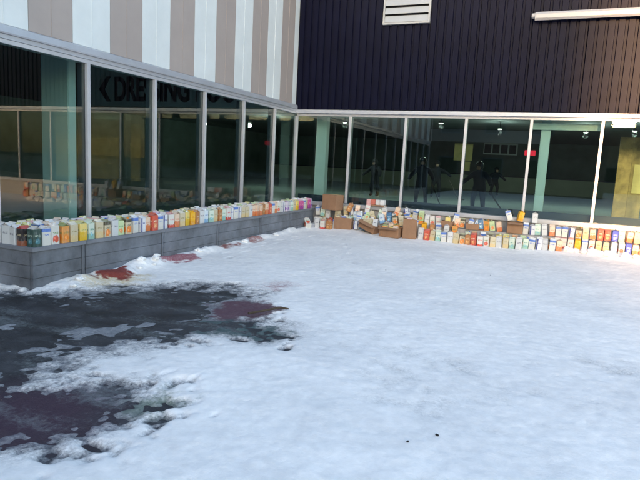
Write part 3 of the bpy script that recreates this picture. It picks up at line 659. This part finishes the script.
# second rank, right of the tall box
spec = [(3.28, -.52, 'gold'), (3.42, -.55, 'brown'), (3.57, -.50, 'milk'), (3.72, -.52, 'grey'), (3.9, -.53, 'orange')]
for x, y, d in spec: carton(d, x, y, .17, rot(), 'in the middle rank beside the tall box', GF, tilt=(R(jit(6)), R(jit(9))))
for x, y, d in spec: carton(random.choice(pal), x, y, sz(x, y)-.05, rot(), 'below the middle rank beside the tall box', GF)
# front rank on the snow
fr_seq = 'grey red beige mint milk grey beige fruit brown red milkred berry beige grey beige mint grey mint milk navy grey milk peach navy mint sky milk brown'.split()
x = 3.26; prev = 'milk'
for d in fr_seq:
    if x > 5.88: break
    y = -.74-.05*math.sin(x*1.7)+jit(.025)+(.12 if x > 5.2 else 0)
    carton(d, x, y, sz(x, y)-.006, rot(), '', GF, tilt=(R(jit(3)), R(jit(4))), s=random.uniform(1, 1.1), label=f'{ADJ[d]} carton standing in the snow, front rank, next after a {ADJ[prev]} one'); prev = d
    x += .119+jit(.006)
for x in np.arange(4.15, 5.75, .15):   # rank between front and stack
    dn = random.choice(pal); carton(dn, float(x), -.52+jit(.02), sz(float(x), -.52)+.0, rot(), '', GF, tilt=(R(jit(5)), R(jit(6))), label=f'{ADJ[dn]} carton in the middle rank before the stack, after a {ADJ[prev]} one'); prev = dn
# the heap between the ledge and the tall box reaches the sill
hp = 'grey beige milk mint beige navy peach grey milkred apple sky teal fruit beige milk purple beige mint grey peach navy milk brown apple'.split()
for k, (x, y, z, ty) in enumerate(((.76, -.30, .09, 0), (.88, -.40, .06, 4), (.80, -.30, .33, -6), (.92, -.36, .31, 8), (1.44, -.22, .36, -10), (1.58, -.24, .37, 9), (1.70, -.26, .40, 20), (1.84, -.30, .30, -24), (1.92, -.24, .42, 14),
        (1.98, -.42, .30, 32), (2.36, -.46, .27, -14), (2.50, -.40, .30, 10), (2.64, -.44, .27, -8), (2.78, -.46, .25, 16), (2.90, -.36, .33, -12), (2.44, -.60, .14, 22), (2.12, -.34, .33, -18), (2.24, -.30, .36, 12), (2.36, -.28, .42, -8), (2.60, -.30, .44, 14), (2.84, -.28, .43, -10), (3.02, -.30, .42, 12), (1.52, -.34, .46, 24), (3.16, -.32, .40, -14))):
    carton(hp[k], x, y, z, rot(), '', GF, tilt=(R(jit(14)), R(ty)), label=f'{ADJ[hp[k]]} carton heaped beneath the sill behind the boxes, beside a {ADJ[hp[k-1]]} one')
# loose ones on top
carton('milk', 4.93, -.33, .555, R(10), '', GU, tilt=(R(-4), R(-20)), label='white carton tilted on top of the small cardboard box')
carton('gold', 5.10, -.28, .55, R(20), '', GU, tilt=(R(4), R(10)), label='bright yellow carton on top of the small cardboard box, under a mullion')
carton('grey', 5.38, -.27, .535, R(5), '', GU, label='pale grey carton standing highest, before the pale column')
carton('milk', 3.84, -.30, .40, R(15), '', GU, tilt=(R(-3), R(14)), label='white carton leaning above the yellow one in the upper row')
carton('yellow', 3.72, -.39, .325, R(5), '', GU, label='yellow carton in the shallow tray of the upper row')
for k, (d, a) in enumerate((('milk', 16), ('sky', 22), ('teal', -8))):
    carton(d, 4.15+k*.12, -.36, .325, R(8), '', GU, tilt=(R(-4), R(a)), label=('white', 'pale blue', 'deep blue')[k]+' carton tilted in the shallow tray of the upper row')

# ------------------------------------------------------------------ chunks of snow and litter
def chunk(x, y, z, r, label, group, sq=(1, 1, .7), seed=0, name='snow_chunk', m=None):
    bm = bmesh.new(); bmesh.ops.create_icosphere(bm, subdivisions=3, radius=1); rr = np.random.default_rng(seed)
    ph = rr.random(9)*6.28; fr = 2+rr.random(9)*5
    for v in bm.verts:
        c = v.co.normalized(); k = 1+.22*math.sin(fr[0]*c.x+ph[0])*math.sin(fr[1]*c.y+ph[1])+.16*math.sin(fr[2]*c.z*1.5+fr[3]*c.x+ph[2])+.08*math.sin(11*c.y+ph[4])*math.sin(12*c.x+ph[5])
        v.co = Vector((c.x*sq[0], c.y*sq[1], c.z*sq[2]))*k*r
    me = D.meshes.new(name); bm.to_mesh(me); bm.free()
    for p in me.polygons: p.use_smooth = True
    o = obj(name, me, m or M['lump']); o.location = (x, y, z); o.rotation_euler = (0, 0, seed); tag(o, label, 'snow', group); return o
for k, (x, y, r) in enumerate(((6.03, -.60, .085), (6.30, -.58, .075), (6.42, -.62, .10), (6.58, -.60, .075), (6.72, -.64, .10), (6.98, -.66, .09), (7.17, -.70, .075), (7.36, -.72, .12), (7.66, -.7, .11), (6.15, -.56, .06))):
    chunk(x, y, sz(x, y)+r*.3, r, 'rounded lump of snow before the stacked cartons at the sunny end', 'snow lumps before the cartons', (1.15, .9, .75), k+3)
for k, (x, y, r) in enumerate(((.80, -6.25, .045), (.84, -6.02, .04), (.90, -6.4, .03), (.78, -5.93, .035), (.93, -6.15, .025), (.78, -4.95, .05), (.80, -3.6, .05), (.79, -2.4, .05), (.82, -7.3, .035), (.9, -7.45, .03))):
    chunk(x, y, sz(x, y)+r*.25, r, 'small lump of snow lying against the dark ledge', 'snow lumps along the ledge', (1.3, 1.1, .6), k+33)
for k, (x, y) in enumerate(((4.93, -3.9), (4.99, -9.1), (5.12, -8.95), (6.2, -.95), (3.55, -4.4), (3.35, -7.95))):
    chunk(x, y, sz(x, y)+.004, .005+.002*(k % 3), 'tiny dark crumb of litter lying on the snow', 'dark crumbs on the snow', (1.3, .8, .5), k+60, 'litter_crumb', M['dark'])
st = MB().tube((3.05, -7.42, .05), (3.22, -7.08, .055), .012, .010, 7).tube((3.22, -7.08, .055), (3.30, -7.06, .05), .012, .006, 7).build('stick', M['bark'])
tag(st, 'thin dark stick lying on the snow beside the maroon stain', 'stick')

# ------------------------------------------------------------------ skaters inside
def skater(x, y, h, rz, label, pose, m):
    r = empty('person', (x, y, .1), rz); r.scale = (h/1.8,)*3; tag(r, label, 'person', 'skaters inside the arena')
    J = pose; E = [('pel','che'),('che','neck'),('neck','head'),('che','ls'),('ls','le'),('le','lh'),('che','rs'),('rs','re'),('re','rh'),('pel','lp'),('lp','lk'),('lk','la'),('la','lt'),('pel','rp'),('rp','rk'),('rk','ra'),('ra','rtt')]
    rad = dict(pel=.15, che=.19, neck=.075, head=.10, ls=.095, le=.07, lh=.055, rs=.095, re=.07, rh=.055, lp=.12, lk=.08, la=.06, lt=.045, rp=.12, rk=.08, ra=.06, rtt=.045)
    ks = list(rad); me = D.meshes.new('body'); me.from_pydata([J[k] for k in ks], [(ks.index(a), ks.index(b)) for a, b in E], [])
    o = obj('body', me, m, r); o.modifiers.new('s', 'SKIN'); o.modifiers.new('u', 'SUBSURF').levels = 1; o.modifiers['u'].render_levels = 2
    for k, v in zip(ks, me.skin_vertices[0].data): v.radius = (rad[k]*1.25, rad[k]*1.1); v.use_root = k == 'pel'
    hx, hy, hz = J['head']
    bm = bmesh.new(); bmesh.ops.create_uvsphere(bm, u_segments=14, v_segments=10, radius=.135)
    for v in bm.verts:
        v.co.z *= 1.12; v.co.z += .03
        if v.co.y < -.03 and v.co.z < .06: v.co.y *= .7
    hm = D.meshes.new('helmet'); bm.to_mesh(hm); bm.free(); q = obj('helmet', hm, M['helmet'], r); q.location = (hx, hy, hz+.04)
    fm = MB().box(-.06, .06, -.02, .03, -.07, .05).build('face', M['skin'], r, .015); fm.location = (hx, hy-.115, hz+.0)
    for a in ('la', 'ra'):
        px, py, pz = J[a]; MB().box(px-.012, px+.012, py-.2, py+.1, 0, .05).build('skate_blade', M['alu'], r)
    return r
def pose(arm=0, crouch=0):
    c = crouch
    return dict(pel=(0, .05*c, .95-.18*c), che=(0, -.12*c, 1.34-.25*c), neck=(0, -.2*c, 1.52-.28*c), head=(0, -.26*c, 1.66-.30*c),
        ls=(-.2, -.14*c, 1.43-.26*c), le=(-.38-.1*arm, -.14-.1*c, 1.2-.25*c+.1*arm), lh=(-.45-.25*arm, -.35, 1.02-.2*c+.1*arm),
        rs=(.2, -.14*c, 1.43-.26*c), re=(.38+.1*arm, -.14-.1*c, 1.2-.25*c+.1*arm), rh=(.45+.25*arm, -.35, 1.02-.2*c+.1*arm),
        lp=(-.12, .03*c, .88-.18*c), lk=(-.17, -.14*c, .5-.06*c), la=(-.18, .03, .11), lt=(-.19, -.14, .07), rp=(.12, .03*c, .88-.18*c), rk=(.17, -.14*c, .5-.06*c), ra=(.18, .03, .11), rtt=(.19, -.14, .07))
def hockey_stick(x, y, hx, hz, tx, label):
    r = MB().tube((x+hx, y-.42, hz), (x+tx, y-.75, .14), .022, .02, 6).tube((x+tx, y-.75, .14), (x+tx+(.28 if tx > hx else -.28), y-.78, .16), .035, .02, 6).build('hockey_stick', M['stick'])
    tag(r, label, 'hockey stick')
skater(.66, 14.5, 1.72, R(10), 'skater in dark kit with both arms held out wide', pose(1, .1), M['cloth'])
skater(3.45, 7.2, 1.78, R(-12), 'bulky skater in navy kit crouching close behind the glass', pose(.2, .5), M['cloth2'])
skater(2.75, 21, 1.75, R(25), 'small distant skater in dark kit leaning on a stick', pose(.3, .6), M['cloth'])
skater(1.35, 8.0, 1.75, R(5), 'skater in navy kit standing beside a mullion', pose(.0, .15), M['cloth2'])
skater(-1.6, 12, 1.7, R(-20), 'skater in dark kit behind the pane above the wrapped tray', pose(.2, .3), M['cloth'])
hockey_stick(.66, 14.5, .66, 1.0, 1.2, 'hockey stick of the skater with arms held wide')
hockey_stick(3.4, 7.2, .42, .85, 1.0, 'hockey stick of the crouching skater in navy')
hockey_stick(2.75, 21, -.4, .8, -1.1, 'hockey stick of the small distant skater')
hockey_stick(1.35, 8.0, .45, .95, .9, 'hockey stick of the skater beside the mullion')

# ------------------------------------------------------------------ blocks and trees added out of view to shade the yard and darken reflections
def block(name, x0, x1, y0, y1, h, m, label):
    b = tag(empty(name, ((x0+x1)/2, y1, 0)), label, 'building'); ox, oy = (x0+x1)/2, y1
    MB().box(x0-ox, x1-ox, y0-oy, 0, -.2, h).build('wall', m, b)
    MB().box(x0-ox-.2, x1-ox+.2, y0-oy-.2, .2, h+.002, h+.25).build('roof', M['roof'], b)
    x = x0-ox+1.2
    while x < x1-ox-2:
        for fl_ in range(int(h//3)):
            w_ = MB().box(x, x+1.4, .002, .05, 1+fl_*3, 2.4+fl_*3).build('window', M['alu_dark'], b)
            MB().box(x+.08, x+1.32, .052, .06, 1.08+fl_*3, 2.32+fl_*3).build('pane', M['dark'], w_)
        x += 3
block('brick_occluder', -30, 8.9, -40, -28, 12, M['brick'], 'tall dark brick block added out of view to shade the yard')  # added sun blocker, its edge leaves only the right end lit
block('low_brick_occluder', -9, 42, -56, -45, 5.7, M['brick2'], 'low tan brick block added out of view to shade the near snow')  # added sun blocker, height chosen to keep the foreground snow in shade
def conifer(x, y, h, seed):  # unseen tree row added to hide the glowing low sky from the glass
    rr = random.Random(seed); t = tag(empty('sky_screen_conifer', (x, y, 0)), 'dark conifer added out of view to keep bright sky out of the windows', 'tree', 'conifers added to screen the low sky')
    MB().tube((0, 0, -.2), (0, 0, h*.95), .18, .03, 8).build('trunk', M['bark'], t)
    m = MB()
    for k in range(420):
        f = rr.random()**.8; z = .8+f*(h-.9); rad = (1-f)*h*.2+.15; a = rr.random()*6.283; q = rad*math.sqrt(rr.random())
        c = Vector((math.cos(a)*q, math.sin(a)*q, z-q*.35)); o = Vector((math.cos(a), math.sin(a), -.35))*.5; s_ = Vector((-math.sin(a), math.cos(a), 0))*.22
        b = len(m.v); m.v += [tuple(c-s_), tuple(c+s_), tuple(c+o), tuple(c+Vector((0, 0, .25)))]; m.f += [(b, b+1, b+2), (b, b+3, b+2), (b+1, b+2, b+3)]
    me = D.meshes.new('crown'); me.from_pydata(m.v, [], m.f); obj('crown', me, M['needle'], t)
for k in range(26): conifer(-14+k*2.6+random.uniform(-.8, .8), -64+random.uniform(-2, 2), random.uniform(8.4, 9.1), k)
